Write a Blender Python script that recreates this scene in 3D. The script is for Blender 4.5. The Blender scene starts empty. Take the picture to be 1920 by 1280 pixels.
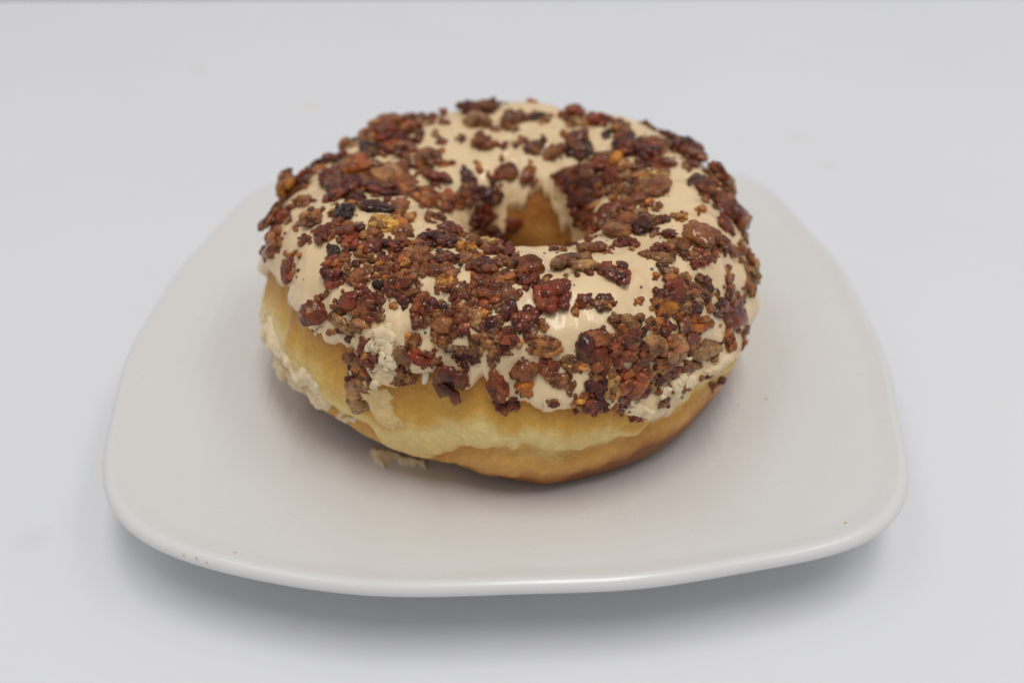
import bpy, bmesh, math, random
import numpy as np
from mathutils import Vector, Matrix
from mathutils.bvhtree import BVHTree

# ------------------------------------------------------------------ camera, light, exposure
U = 0.08                       # one layout unit in metres (about half the plate's width)
Z0 = 0.20                      # height of the plate's rim above the table, in units
CF, CP, CX, CY, CH, CR = 1800.0, 0.6248, 0.0131, -2.1061, 1.4097, -0.0144   # focal px, pitch, position, roll
scene = bpy.context.scene
col = scene.collection
cp, sp, cr, sr = math.cos(CP), math.sin(CP), math.cos(CR), math.sin(CR)
FWD = np.array((0, cp, -sp)); RGT0 = np.array((1., 0, 0)); UP0 = np.array((0, sp, cp))
RGT = cr*RGT0 + sr*UP0; UPV = -sr*RGT0 + cr*UP0
CAM = np.array((CX, CY, CH))

def W(P):
    """layout units (rim plane z = 0) to metres (table top z = 0)"""
    P = np.asarray(P, float)
    return (P + np.array((0, 0, Z0))) * U

cd = bpy.data.cameras.new("camera"); cam = bpy.data.objects.new("camera", cd); col.objects.link(cam)
m = Matrix.Identity(4)
for i in range(3):
    m[i][0] = RGT[i]; m[i][1] = UPV[i]; m[i][2] = -FWD[i]; m[i][3] = W(CAM)[i]
cam.matrix_world = m
cd.sensor_fit = 'HORIZONTAL'; cd.sensor_width = 36; cd.lens = CF/1920*36
cd.clip_start = 0.005; cd.clip_end = 50
cd.dof.use_dof = True; cd.dof.focus_distance = 1.93*U; cd.dof.aperture_fstop = 9.5
scene.camera = cam

world = bpy.data.worlds.new("World"); scene.world = world; world.use_nodes = True
bg = world.node_tree.nodes["Background"]
bg.inputs[0].default_value = (1.0, 0.992, 0.985, 1); bg.inputs[1].default_value = 0.37

def area_lamp(name, loc, sx, sy, power, colr):
    ld = bpy.data.lights.new(name, 'AREA'); ld.shape = 'RECTANGLE'; ld.size = sx; ld.size_y = sy
    ld.energy = power; ld.color = colr
    o = bpy.data.objects.new(name, ld); col.objects.link(o); o.location = loc
    return o
# one twin-tube fitting above the table, a little to the camera's side, plus two weaker unseen pairs added left and right as fill
for x, y, p in ((0.10, -0.35, 7.0), (0.32, -0.35, 7.0), (-0.72, -0.1, 1.6), (-0.94, -0.1, 1.6), (1.02, -0.1, 2.6), (1.24, -0.1, 2.6)):
    area_lamp("tube_and_fill_light", (x, y, 1.9), 0.035, 1.2, p, (1.0, 0.98, 0.95))
scene.view_settings.view_transform = 'Standard'; scene.view_settings.look = 'None'
scene.view_settings.exposure = 0.10; scene.view_settings.gamma = 1

rnd = random.Random(7); rng = np.random.default_rng(7)

# ------------------------------------------------------------------ small maths
def hash3(i, j, k, seed):
    h = (i.astype(np.int64)*374761393 + j.astype(np.int64)*668265263 + k.astype(np.int64)*2147483647 + seed*974634777) & 0xffffffff
    h = ((h ^ (h >> 13))*1274126177) & 0xffffffff
    h = h ^ (h >> 16)
    return (h & 0xffff)/65535.0*2 - 1
def vnoise(P, freq, seed=0):
    Q = np.asarray(P)*freq + 100.0
    I = np.floor(Q); F = Q - I; F = F*F*F*(F*(F*6-15)+10)
    i, j, k = I[..., 0], I[..., 1], I[..., 2]; x, y, z = F[..., 0], F[..., 1], F[..., 2]
    def c(a, b, d): return hash3(i+a, j+b, k+d, seed)
    x00 = c(0,0,0)*(1-x)+c(1,0,0)*x; x10 = c(0,1,0)*(1-x)+c(1,1,0)*x
    x01 = c(0,0,1)*(1-x)+c(1,0,1)*x; x11 = c(0,1,1)*(1-x)+c(1,1,1)*x
    return (x00*(1-y)+x10*y)*(1-z) + (x01*(1-y)+x11*y)*z
def fbm(P, freq, oct=3, seed=0):
    s = 0; a = 1
    for o in range(oct):
        s = s + a*vnoise(P, freq*2**o, seed+o*17); a *= 0.5
    return s
def sstep(a, b, x):
    t = np.clip((x-a)/(b-a), 0, 1); return t*t*(3-2*t)
def pinterp(th, xs, ys):
    """periodic interpolation over the angle th"""
    o = np.argsort(xs); xs = np.asarray(xs)[o]; ys = np.asarray(ys)[o]
    xs = np.concatenate([xs-2*np.pi, xs, xs+2*np.pi]); ys = np.concatenate([ys, ys, ys])
    return np.interp(((th+np.pi) % (2*np.pi))-np.pi, xs, ys)
def ray(px, py):
    u = (px-960)/CF; v = -(py-640)/CF
    d = FWD + u*RGT + v*UPV
    return d/np.linalg.norm(d)
def on_plane(px, py, z):
    d = ray(px, py); return CAM + d*((z-CH)/d[2])

# ------------------------------------------------------------------ objects
def mesh_obj(name, V, Fc, mat, parent=None, smooth=True):
    me = bpy.data.meshes.new(name); me.from_pydata(np.asarray(V).tolist(), [], [tuple(map(int, f)) for f in Fc])
    me.validate(); me.update()
    if smooth: me.polygons.foreach_set("use_smooth", [True]*len(me.polygons))
    if mat: me.materials.append(mat)
    o = bpy.data.objects.new(name, me); col.objects.link(o)
    if parent: o.parent = parent
    return o
def tag(o, label=None, cat=None, group=None, kind=None):
    for k, v in (("label", label), ("category", cat), ("group", group), ("kind", kind)):
        if v: o[k] = v
    return o
def empty(name, loc=(0, 0, 0)):
    o = bpy.data.objects.new(name, None); col.objects.link(o); o.location = loc; o.empty_display_size = 0.01
    return o
def grid_faces(nu, nv, wu=False, wv=False):
    i = np.arange(nu if wu else nu-1); j = np.arange(nv if wv else nv-1)
    I, J = np.meshgrid(i, j, indexing='ij'); I2 = (I+1) % nu; J2 = (J+1) % nv
    return np.stack([I*nv+J, I2*nv+J, I2*nv+J2, I*nv+J2], -1).reshape(-1, 4)

# ------------------------------------------------------------------ materials
class NT:
    def __init__(s, name):
        s.m = bpy.data.materials.new(name); s.m.use_nodes = True; s.t = s.m.node_tree; s.n = s.t.nodes
        s.b = s.n["Principled BSDF"]
    def node(s, ty, **kw):
        n = s.n.new(ty)
        for k, v in kw.items():
            if k in n.inputs: n.inputs[k].default_value = v
            else: setattr(n, k, v)
        return n
    def link(s, a, b): s.t.links.new(a, b)
    def tex(s, kind='Object'):
        return s.node('ShaderNodeTexCoord').outputs[kind]
    def noise(s, vec, scale, detail=3, rough=.55):
        n = s.node('ShaderNodeTexNoise', Scale=scale, Detail=detail, Roughness=rough); s.link(vec, n.inputs['Vector']); return n
    def ramp(s, fac, stops, interp='LINEAR'):
        r = s.node('ShaderNodeValToRGB'); r.color_ramp.interpolation = interp; e = r.color_ramp.elements
        while len(e) < len(stops): e.new(0.5)
        for k, (p, c) in enumerate(stops):
            e[k].position = p; e[k].color = (c, c, c, 1) if isinstance(c, (int, float)) else (*c, 1)
        s.link(fac, r.inputs[0]); return r
    def mix(s, fac, a, b, mode='MIX'):
        n = s.node('ShaderNodeMix'); n.data_type = 'RGBA'; n.blend_type = mode
        for sock, v in ((n.inputs[0], fac), (n.inputs[6], a), (n.inputs[7], b)):
            if hasattr(v, 'is_output'): s.link(v, sock)
            else: sock.default_value = v if isinstance(v, (int, float)) else (*v, 1)
        return n.outputs[2]
    def math(s, op, a, b=None):
        n = s.node('ShaderNodeMath', operation=op)
        for k, v in enumerate((a, b)):
            if v is None: continue
            if hasattr(v, 'is_output'): s.link(v, n.inputs[k])
            else: n.inputs[k].default_value = v
        return n.outputs[0]
    def bump(s, h, strength, dist, prev=None):
        n = s.node('ShaderNodeBump', Strength=strength, Distance=dist); s.link(h, n.inputs['Height'])
        if prev: s.link(prev, n.inputs['Normal'])
        return n.outputs[0]
    def set(s, **kw):
        for k, v in kw.items():
            k = k.replace('_', ' ')
            if hasattr(v, 'is_output'): s.link(v, s.b.inputs[k])
            else: s.b.inputs[k].default_value = (*v, 1) if isinstance(v, tuple) and len(v) == 3 and 'Radius' not in k else v
        return s.m

def mat_table():
    t = NT("white_laminate"); p = t.tex()
    c = t.ramp(t.noise(p, 14, 4).outputs[0], [(.3, (.755, .768, .802)), (.7, (.775, .786, .817))]).outputs[0]
    geo = t.node('ShaderNodeNewGeometry').outputs['Position']
    for (px, py, r, cc, a) in ((372, 130, .0036, (.62, .56, .55), .45), (582, 200, .004, (.72, .66, .52), .5), (1555, 310, .0026, (.66, .6, .5), .4), (1500, 260, .006, (.72, .7, .7), .3), (60, 1010, .004, (.66, .66, .68), .35)):
        w = W(on_plane(px, py, -Z0))
        d = t.node('ShaderNodeVectorMath', operation='DISTANCE'); t.link(geo, d.inputs[0]); d.inputs[1].default_value = tuple(w)
        dd = t.math('ADD', d.outputs['Value'], t.math('MULTIPLY', t.math('SUBTRACT', t.noise(p, 320, 2).outputs[0], .5), .003))
        f = t.ramp(t.math('DIVIDE', dd, r), [(.3, a), (1., 0.)]).outputs[0]
        c = t.mix(f, c, cc)
    return t.set(Base_Color=c, Roughness=.5, Specular_IOR_Level=.25)
def mat_plate():
    t = NT("cream_glazed_ceramic"); p = t.tex()
    c = t.ramp(t.noise(p, 30, 3).outputs[0], [(.3, (.712, .709, .702)), (.7, (.727, .724, .717))]).outputs[0]
    sm = t.ramp(t.noise(p, 60, 4).outputs[0], [(.4, .22), (.7, .32)]).outputs[0]
    n = t.bump(t.noise(p, 45, 2).outputs[0], .06, .002)
    return t.set(Base_Color=c, Roughness=sm, Specular_IOR_Level=.5, Normal=n, Coat_Weight=.12, Coat_Roughness=.12)
def mat_dough():
    t = NT("fried_dough"); p = t.tex()
    at = t.node('ShaderNodeAttribute', attribute_name='band').outputs['Fac']
    n1 = t.noise(p, 80, 4, .6).outputs[0]; n2 = t.noise(p, 420, 3, .6).outputs[0]
    f = t.math('ADD', at, t.math('MULTIPLY', t.math('SUBTRACT', n1, .5), .34))
    f = t.math('ADD', f, t.math('MULTIPLY', t.math('SUBTRACT', n2, .5), .05))
    c = t.ramp(f, [(.0, (.27, .09, .017)), (.18, (.54, .225, .046)), (.32, (.70, .37, .10)), (.43, (.72, .38, .095)), (.545, (.84, .61, .24)), (.64, (.86, .66, .27)), (.74, (.72, .40, .07)), (.88, (.52, .225, .03)), (1., (.46, .18, .025))]).outputs[0]  # last stops: browned shoulder, deepened further for shade along the icing's edge
    mot = t.ramp(t.noise(p, 900, 3).outputs[0], [(.3, .86), (.7, 1.08)]).outputs[0]
    c = t.mix(.8, c, mot, 'MULTIPLY')
    h = t.math('ADD', t.math('MULTIPLY', t.noise(p, 260, 5, .65).outputs[0], .7), t.math('MULTIPLY', t.noise(p, 1500, 3).outputs[0], .3))
    n = t.bump(h, .8, .0014)
    return t.set(Base_Color=c, Roughness=.45, Specular_IOR_Level=.35, Subsurface_Weight=.2, Subsurface_Radius=(.003, .0016, .0006), Subsurface_Scale=.5, Normal=n)
def mat_icing(name, base, rough, bstr, matte=False):
    t = NT(name); p = t.tex()
    n1 = t.noise(p, 130, 4, .55).outputs[0]
    c = t.ramp(n1, [(.3, tuple(v*.93 for v in base)), (.7, tuple(min(1, v*1.05) for v in base))]).outputs[0]
    # rusty bacon-fat tints and black vanilla specks
    c = t.mix(t.ramp(t.noise(p, 190, 3, .5).outputs[0], [(.60, 0.), (.74, .30)]).outputs[0], c, (.70, .36, .13))
    vo = t.node('ShaderNodeTexVoronoi', Scale=520.); t.link(p, vo.inputs['Vector'])
    sep = t.node('ShaderNodeSeparateColor'); t.link(vo.outputs['Color'], sep.inputs[0])
    rad = t.math('MULTIPLY', t.math('MULTIPLY', sep.outputs[1], sep.outputs[1]), .20)
    dot = t.math('MULTIPLY', t.math('LESS_THAN', vo.outputs['Distance'], rad), t.math('GREATER_THAN', sep.outputs[0], .48))
    c = t.mix(t.math('MULTIPLY', dot, .85), c, (.06, .035, .02))
    h = t.math('ADD', t.math('MULTIPLY', n1, .6), t.math('MULTIPLY', t.noise(p, 600, 4, .6).outputs[0], .4))
    n = t.bump(h, bstr, .001)
    rg = t.ramp(t.noise(p, 160, 3).outputs[0], [(.35, rough), (.7, min(1, rough+.2))]).outputs[0]
    return t.set(Base_Color=c, Roughness=rg, Specular_IOR_Level=.5 if not matte else .2, Coat_Weight=.0 if matte else .2, Coat_Roughness=.1, Subsurface_Weight=.2, Subsurface_Radius=(.003, .002, .001), Subsurface_Scale=.5, Normal=n)
def mat_bacon(name, per_object):
    t = NT(name)
    base = t.mix(1., t.node('ShaderNodeObjectInfo').outputs['Color'], t.node('ShaderNodeAttribute', attribute_name='grain').outputs['Color'], 'MULTIPLY') if per_object else t.node('ShaderNodeAttribute', attribute_name='tint').outputs['Color']
    off = t.node('ShaderNodeVectorMath', operation='ADD'); geo = t.node('ShaderNodeNewGeometry').outputs['Position']
    t.link(geo, off.inputs[0]); off.inputs[1].default_value = (3, 1, 2); q = off.outputs[0]
    n1 = t.noise(q, 420, 3, .6).outputs[0]; n2 = t.noise(q, 1100, 3, .6).outputs[0]
    c = t.mix(t.ramp(n1, [(.35, 0.), (.65, 1.)]).outputs[0], t.mix(1., base, (.45, .36, .4), 'MULTIPLY'), t.mix(1., base, (1.4, 1.45, 1.35), 'MULTIPLY'))
    c = t.mix(t.ramp(t.noise(q, 260, 3, .5).outputs[0], [(.56, 0.), (.70, .55)]).outputs[0], c, (.40, .17, .05))
    c = t.mix(t.ramp(n2, [(.30, .6), (.42, 0.)]).outputs[0], c, (.035, .012, .012))
    c = t.mix(t.ramp(t.noise(q, 330, 4, .6).outputs[0], [(.62, 0.), (.72, .55)]).outputs[0], c, (.62, .42, .22))
    h = t.math('ADD', t.math('MULTIPLY', t.noise(q, 700, 4, .65).outputs[0], .65), t.math('MULTIPLY', t.noise(q, 2200, 2, .6).outputs[0], .35))
    n = t.bump(h, 1., .0013)
    rg = t.ramp(t.noise(q, 700, 2).outputs[0], [(.35, .07), (.65, .24)]).outputs[0]
    return t.set(Base_Color=c, Roughness=rg, Specular_IOR_Level=.12, Subsurface_Weight=.1, Subsurface_Radius=(.002, .0006, .0003), Subsurface_Scale=.5, Normal=n, Coat_Weight=.6, Coat_Roughness=.03)
def mat_plain(name, c, rough=.6, sss=0.):
    t = NT(name); p = t.tex()
    k = t.ramp(t.noise(p, 500, 4).outputs[0], [(.3, tuple(v*.8 for v in c)), (.7, tuple(min(1, v*1.1) for v in c))]).outputs[0]
    return t.set(Base_Color=k, Roughness=rough, Subsurface_Weight=sss, Subsurface_Radius=(.002, .0015, .001))
M_table, M_plate, M_dough = mat_table(), mat_plate(), mat_dough()
M_bacon, M_crumbs = mat_bacon('fried_bacon', True), mat_bacon('fried_bacon_crumbs', False)
M_icing = mat_icing("maple_icing", (.82, .61, .36), .24, .25)
M_flake = mat_icing("dry_icing", (.82, .65, .42), .6, .6, True)
M_crust = mat_icing('crusted_icing', (.84, .68, .46), .6, .6, True)
M_thin = mat_icing("thin_icing", (.76, .55, .26), .5, .6, True)

# ------------------------------------------------------------------ table and floor
TZ = -Z0
A = on_plane(-70, -20, TZ); C2 = on_plane(2000, -27, TZ)
e = (C2-A)[:2]; e /= np.linalg.norm(e); nrm = np.array((-e[1], e[0]))
cA = A[:2]
outl = [cA + e*0.35 + nrm*0.0, cA + e*8.5, cA + e*8.5 - nrm*7.5, cA - nrm*7.5, cA - nrm*0.35, cA - nrm*.16 + e*.03, cA - nrm*.03 + e*.16]
outl = outl[::-1]
bm = bmesh.new()
vs = [bm.verts.new(W((p[0], p[1], TZ))) for p in outl]
f = bm.faces.new(vs)
bmesh.ops.recalc_face_normals(bm, faces=[f])
if f.normal.z < 0: f.normal_flip()
r = bmesh.ops.extrude_face_region(bm, geom=[f])
for v in [g for g in r['geom'] if isinstance(g, bmesh.types.BMVert)]: v.co.z -= 0.03
bm.normal_update(); bmesh.ops.recalc_face_normals(bm, faces=bm.faces[:])
top = [ed for ed in bm.edges if abs(ed.verts[0].co.z) < 1e-6 and abs(ed.verts[1].co.z) < 1e-6]
bmesh.ops.bevel(bm, geom=top, offset=0.018, segments=8, profile=.5, affect='EDGES')
me = bpy.data.meshes.new("tabletop"); bm.to_mesh(me); bm.free(); me.materials.append(M_table)
tb = bpy.data.objects.new("tabletop", me); col.objects.link(tb); tag(tb, kind="structure")
g = mesh_obj("floor", [(-6, -6, -.74), (6, -6, -.74), (6, 6, -.74), (-6, 6, -.74)], [(0, 1, 2, 3)], mat_plain("dull_mauve_floor", (.42, .36, .37), .7), smooth=False)
tag(g, kind="structure")

# ------------------------------------------------------------------ plate
PYAW, A4, A8, A12 = -.0134, -.0663, .0128, -.0058
# the plate's slightly uneven outline: degrees, radius; its hidden far side follows the mean shape
OUTL = [(-178.3, 0.9492), (-170.6, 0.9595), (-163.0, 0.9766), (-157.0, 0.9954), (-151.0, 1.0219), (-146.9, 1.0435), (-143.9, 1.0568), (-140.2, 1.0721), (-137.3, 1.0768), (-134.5, 1.076), (-130.7, 1.0646), (-124.6, 1.0373), (-118.9, 1.0123), (-110.8, 0.9816), (-100.3, 0.9464), (-86.9, 0.9297), (-78.6, 0.938), (-68.0, 0.9705), (-60.0, 1.0061), (-51.8, 1.0518), (-45.9, 1.0851), (-42.8, 1.0903), (-39.5, 1.0747), (-34.9, 1.0476), (-32.2, 1.0317), (-26.2, 1.0004), (-17.7, 0.9696), (-11.1, 0.9555), (-2.5, 0.944), (6.3, 0.9519), (15.5, 0.967), (24.4, 0.9945), (32.6, 1.0372), (40.5, 1.0871), (43.7, 1.101), (46.0, 1.0962), (138.1, 1.0901), (145.6, 1.042), (154.7, 0.9902), (164.1, 0.9621), (172.9, 0.9467)]
def mean_r(ph): return 1 + A4*np.cos(4*ph) + A8*np.cos(8*ph) + A12*np.cos(12*ph)
_a = np.radians([p[0] for p in OUTL] + [56, 66, 76, 86, 96, 106, 116, 127]); _r = np.array([p[1] for p in OUTL] + list(mean_r(np.radians([56, 66, 76, 86, 96, 106, 116, 127]))))
_K = np.arange(1, 15)
_M = np.concatenate([np.ones((len(_a), 1)), np.cos(_a[:, None]*_K), np.sin(_a[:, None]*_K)], 1)
_reg = np.diag(np.concatenate([[0], _K, _K])*.035)
_c = np.linalg.solve(_M.T@_M + _reg.T@_reg, _M.T@(_r - mean_r(_a)))
def plate_r(ph):
    ph = np.asarray(ph)
    return mean_r(ph) + np.concatenate([np.ones((len(ph), 1)), np.cos(ph[:, None]*_K), np.sin(ph[:, None]*_K)], 1)@_c
BASE = -.12                                     # height of the plate's flat middle
def plate_top(rho):                             # rho 0..1
    return BASE + .118*sstep(.38, 1.15, rho)*1.13
def build_plate():
    root = empty("plate", W((0, 0, TZ)))
    prof = []
    for k in range(40): rr = k/39*.955; prof.append((rr, float(plate_top(rr))))
    z1 = prof[-1][1]; lip = .021
    c = (.980, z1 - .008)
    for a in np.linspace(105, -75, 16):
        prof.append((c[0] + .020*math.cos(math.radians(a)), c[1] + .017*math.sin(math.radians(a))))
    zs = prof[-1][1]
    for rr in np.linspace(.965, .0, 30): prof.append((rr, float(plate_top(rr)) - .030 - .018*(1-rr)))
    zf = BASE - .042
    prof = np.array(prof); zmax = prof[:, 1].max(); prof[:, 1] -= zmax      # lip crest sits at the rim plane
    n = 240; ph = np.linspace(0, 2*np.pi, n, endpoint=False)
    rr = prof[:, 0][None, :]; w = sstep(.25, .9, rr)
    R = rr*((1-w) + w*plate_r(ph)[:, None])
    # the lip keeps an even width all round
    X = R*np.cos(ph+PYAW)[:, None]; Y = R*np.sin(ph+PYAW)[:, None]; Z = np.broadcast_to(prof[:, 1][None, :], R.shape)
    V = W(np.stack([X, Y, Z], -1).reshape(-1, 3)) - np.array(W((0, 0, TZ)))
    o = mesh_obj("dish", V, grid_faces(n, len(prof), True)[:, ::-1], M_plate, root)
    # foot ring under the dish
    fz = zf - zmax; pr = [(.47, fz+.01), (.47, TZ+.012), (.485, TZ+.002), (.51, TZ+.002), (.53, TZ+.014), (.54, fz+.01)]
    n = 120; ph = np.linspace(0, 2*np.pi, n, endpoint=False); pr = np.array(pr)
    V = np.stack([pr[:, 0][None]*np.cos(ph)[:, None], pr[:, 0][None]*np.sin(ph)[:, None], np.broadcast_to(pr[:, 1], (n, len(pr)))], -1).reshape(-1, 3)
    mesh_obj("foot_ring", W(V) - np.array(W((0, 0, TZ))), grid_faces(n, len(pr), True), M_plate, root)
    tag(root, "off-white glazed rounded-square plate under the doughnut", "plate")
    return root, plate_top(0) - zmax
plate, PLZ = build_plate()                     # PLZ: top of the plate's middle, in units

# ------------------------------------------------------------------ doughnut: dough
DX, DY = .014, -.045
HX, HY = .045, -.055                            # the hole sits off centre
RO, RIN, HT = .582, .136, .492
DEG = np.pi/180
def surf(th, q):
    """dough surface; th angle about the hole (0 right, -90 front), q round the tube (0 outside, 90 top, 180 hole)"""
    th, q = np.broadcast_arrays(np.asarray(th, float), np.asarray(q, float))
    c, s = np.cos(q), np.sin(q)
    ro = pinterp(th, [-170*DEG, -140*DEG, -110*DEG, -80*DEG, -50*DEG, -20*DEG, 20*DEG, 60*DEG, 100*DEG, 140*DEG], [RO+.018, RO+.008, RO-.004, RO+.004, RO+.006, RO-.006, RO-.010, RO-.008, RO, RO+.004])
    rm = .392
    mo = 2.5; mi = 2.3
    mlow = pinterp(th, [-170*DEG, -135*DEG, -105*DEG, -80*DEG, -50*DEG, -20*DEG, 30*DEG, 150*DEG], [1.95, 1.75, 1.85, 2.9, 3.0, 2.5, 2.4, 2.3])
    lift = pinterp(th, [-180*DEG, -150*DEG, -125*DEG, -105*DEG, -85*DEG, -50*DEG, 0, 90*DEG, 150*DEG], [.02, .03, .03, .02, .0, .0, .0, .0, .0])
    me_ = np.where(c > 0, np.where(s > 0, mo, mlow), mi)
    cc = np.sign(c)*np.abs(c)**(2/me_); ss = np.sign(s)*np.abs(s)**(2/np.where(s > 0, 2.3, np.where(c > 0, mlow, 2.1)))
    rad = np.where(cc > 0, rm + (ro-rm)*cc, rm + (rm-RIN)*cc)
    zc = PLZ + HT*.47
    z = np.where(ss > 0, zc + (PLZ+HT-zc)*ss, zc + (zc-PLZ-lift)*ss)
    w = sstep(.45, .16, rad)
    x = DX*(1-w) + HX*w + rad*np.cos(th); y = DY*(1-w) + HY*w + rad*np.sin(th)
    P = np.stack([x, y, z], -1)
    dthf = (th + 85*DEG + np.pi) % (2*np.pi) - np.pi
    P[..., 2] -= .035*np.exp(-(dthf/(48*DEG))**2)*sstep(1.2, 2.3, q)*sstep(PLZ, PLZ+.2, z)
    flat = sstep(PLZ, PLZ+.08, z)
    out = np.stack([np.cos(th)*c, np.sin(th)*c, s], -1)
    d = .016*fbm(P, 3.2, 2, 3) + .008*fbm(P, 10, 3, 5)
    # the fold where the upper bun overhangs the lower one
    qc = crease(th); dq = q - qc
    qq = ((dq + np.pi) % (2*np.pi)) - np.pi
    depth = pinterp(th, [-180*DEG, -120*DEG, -100*DEG, -88*DEG, -60*DEG, -30*DEG, 0, 90*DEG], [.012, .014, .020, .022, .018, .012, .012, .012])
    wob = 1 + .5*vnoise(P, 14, 9)
    d = d - depth*wob*np.exp(-(qq/.07)**2) + .012*np.exp(-((qq-.22)/.18)**2)*wob + .004*np.exp(-((qq+.2)/.14)**2)
    d = d + .005*fbm(P*np.array((1, 1, 1.8)), 26, 2, 21)*np.exp(-((qq-.05)/.22)**2)
    return P + out*(d*flat)[..., None]
CR_T = [-180*DEG]; CR_Q = [-.62]
def crease(th):
    th = np.asarray(th, float); E = np.stack([np.cos(th), np.sin(th), 0*th], -1)
    return pinterp(th, CR_T, CR_Q) + (.05*fbm(E, 7, 3, 91) + .02*fbm(E, 40, 2, 93) if len(CR_T) > 1 else 0)

NT_, NQ = 480, 200
def dough_grid():
    th = np.linspace(-np.pi, np.pi, NT_, endpoint=False); q = np.linspace(-np.pi, np.pi, NQ, endpoint=False)
    return np.meshgrid(th, q, indexing='ij')
def bvh_of(V, Fc):
    return BVHTree.FromPolygons([Vector(v) for v in V.tolist()], [tuple(f) for f in Fc.tolist()], all_triangles=False)
TH, QQ = dough_grid(); FD = grid_faces(NT_, NQ, True, True)
# the fold and the icing's edge are read off the smooth dough first
V0 = surf(TH, QQ).reshape(-1, 3); bv0 = bvh_of(V0, FD)
def thq(px, py, bv=None, TT=None):
    h = (bv or bv0).ray_cast(Vector(CAM), Vector(ray(px, py)))
    if h[0] is None: return None
    k = h[2]; i, j = divmod(k, NQ)
    return TH[i, 0], QQ[0, j]
pts = [(505, 625), (530, 675), (600, 745), (650, 790), (700, 822), (760, 845), (820, 858), (870, 862), (930, 855), (1000, 850), (1060, 857), (1120, 845), (1170, 822), (1210, 803), (1260, 775), (1320, 730)]
got = [thq(*p) for p in pts]
got = [g for g in got if g]
CR_T = [g[0] for g in got] + [10*DEG, 60*DEG, 110*DEG, 160*DEG]; CR_Q = [g[1] for g in got] + [-.5, -.45, -.45, -.5]
V1 = surf(TH, QQ).reshape(-1, 3); bv1 = bvh_of(V1, FD)
edge_px = [(493, 508), (512, 512), (526, 514), (533, 538), (562, 536), (553, 560), (549, 580), (571, 588), (582, 605), (598, 621), (624, 641), (655, 652), (690, 690), (709, 715), (742, 721), (775, 706), (800, 700), (821, 692), (845, 712), (870, 726), (892, 722), (913, 713), (940, 742), (960, 755), (979, 755), (1010, 757), (1038, 759), (1078, 769), (1124, 770), (1150, 763), (1170, 772), (1212, 780), (1235, 772), (1255, 752), (1281, 736), (1301, 719), (1317, 700), (1345, 684), (1375, 668), (1393, 655)]
ed = [thq(px, py, bv1) for px, py in edge_px]; ed = [g for g in ed if g]
ED_T = [g[0] for g in ed]; ED_Q = [g[1] for g in ed]
for k in range(14):
    a = -8*DEG + (180+8-2)*DEG*k/13
    if a > max(t for t in ED_T if t < 2) + .1: ED_T.append(a); ED_Q.append(.0 + .10*math.sin(k*1.9))
print("crease", [round(v, 2) for v in CR_Q]); print("edge", [(round(a/DEG), round(b, 2)) for a, b in ed])
def thq_d(px, py):
    t, q = thq(px, py, bv1); return (t/DEG, q)
def q_edge(th):
    return pinterp(th, ED_T, ED_Q)
def q_in(th):
    b = pinterp(th, [-180*DEG, -90*DEG, 0, 40*DEG, 70*DEG, 85*DEG, 105*DEG, 125*DEG, 150*DEG], [3.3, 3.3, 3.1, 2.9, 2.62, 2.60, 2.72, 3.1, 3.3])
    P = np.stack([np.cos(th), np.sin(th), 0*th], -1)
    return b + .12*fbm(P, 5, 3, 33)

doughnut = empty("doughnut", W((DX, DY, PLZ)))
DORG = np.array(W((DX, DY, PLZ)))
def add_part(name, V, Fc, mat, parent=None):
    return mesh_obj(name, W(V) - DORG, Fc, mat, parent or doughnut)
dough = add_part("dough", V1, FD, M_dough)
# which band of the crust a point lies in: below the fold, the pale proof line, the browned shoulder
dq = QQ - crease(TH); dq = ((dq+np.pi) % (2*np.pi)) - np.pi
span = np.maximum(.25, q_edge(TH) - crease(TH))
tt = dq/span
band = np.where(tt < 0, .49 + .42*np.maximum(tt, -1.2), .49 + .40*np.minimum(tt, 1.3))
band = np.where(QQ > 2.2, .12 + .12*(np.cos(QQ*2)), band); band = np.where(QQ < -2.0, .15, band)
rimw = np.exp(-((tt-.02)/.10)**2)*pinterp(TH, [-180*DEG, -130*DEG, -100*DEG, -85*DEG, -60*DEG, 60*DEG], [.14, .14, .12, .0, -.03, .0])
band = np.clip(band - rimw, 0, 1)
at = dough.data.attributes.new("band", 'FLOAT', 'POINT'); at.data.foreach_set("value", band.reshape(-1).astype(np.float32))

# ------------------------------------------------------------------ icing
NI, NS = 900, 150
thI = np.linspace(-np.pi, np.pi, NI, endpoint=False); s = np.linspace(0, 1, NS)
s = .5*(1-np.cos(np.pi*s))*.5 + s*.5
E0 = np.stack([np.cos(thI), np.sin(thI), 0*thI], -1)
qe = q_edge(thI) + .035*fbm(E0, 9, 3, 41) + .022*fbm(E0, 40, 2, 43)
qi = q_in(thI)
QI = qe[:, None] + s[None]*(qi-qe)[:, None]; TI = np.broadcast_to(thI[:, None], QI.shape)
PI_ = surf(TI, QI)
def normals(TI, QI):
    h = .004
    a = surf(TI+h, QI) - surf(TI-h, QI); b = surf(TI, QI+h) - surf(TI, QI-h)
    n = np.cross(a, b); return n/np.maximum(1e-9, np.linalg.norm(n, axis=-1, keepdims=True))
NI_ = normals(TI, QI)
arc = np.concatenate([np.zeros((NI, 1)), np.cumsum(np.linalg.norm(np.diff(PI_, axis=1), axis=-1), 1)], 1)
d_out = arc; d_in = arc[:, -1:] - arc
dd = np.minimum(d_out, d_in)
tk = .021*(1 + .35*fbm(PI_, 6, 2, 51))
prof = np.sqrt(np.clip(1-(1-np.clip(dd/.03, 0, 1))**2, 0, 1))
front = sstep(.5, .15, np.abs(((TI/DEG)+118)/40))          # crumbly torn patch, front left
wave = .006*fbm(PI_, 9, 3, 61) + .0022*fbm(PI_, 30, 2, 67) + front*.010*np.abs(fbm(PI_, 38, 3, 71))*sstep(.25, .0, dd)
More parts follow.
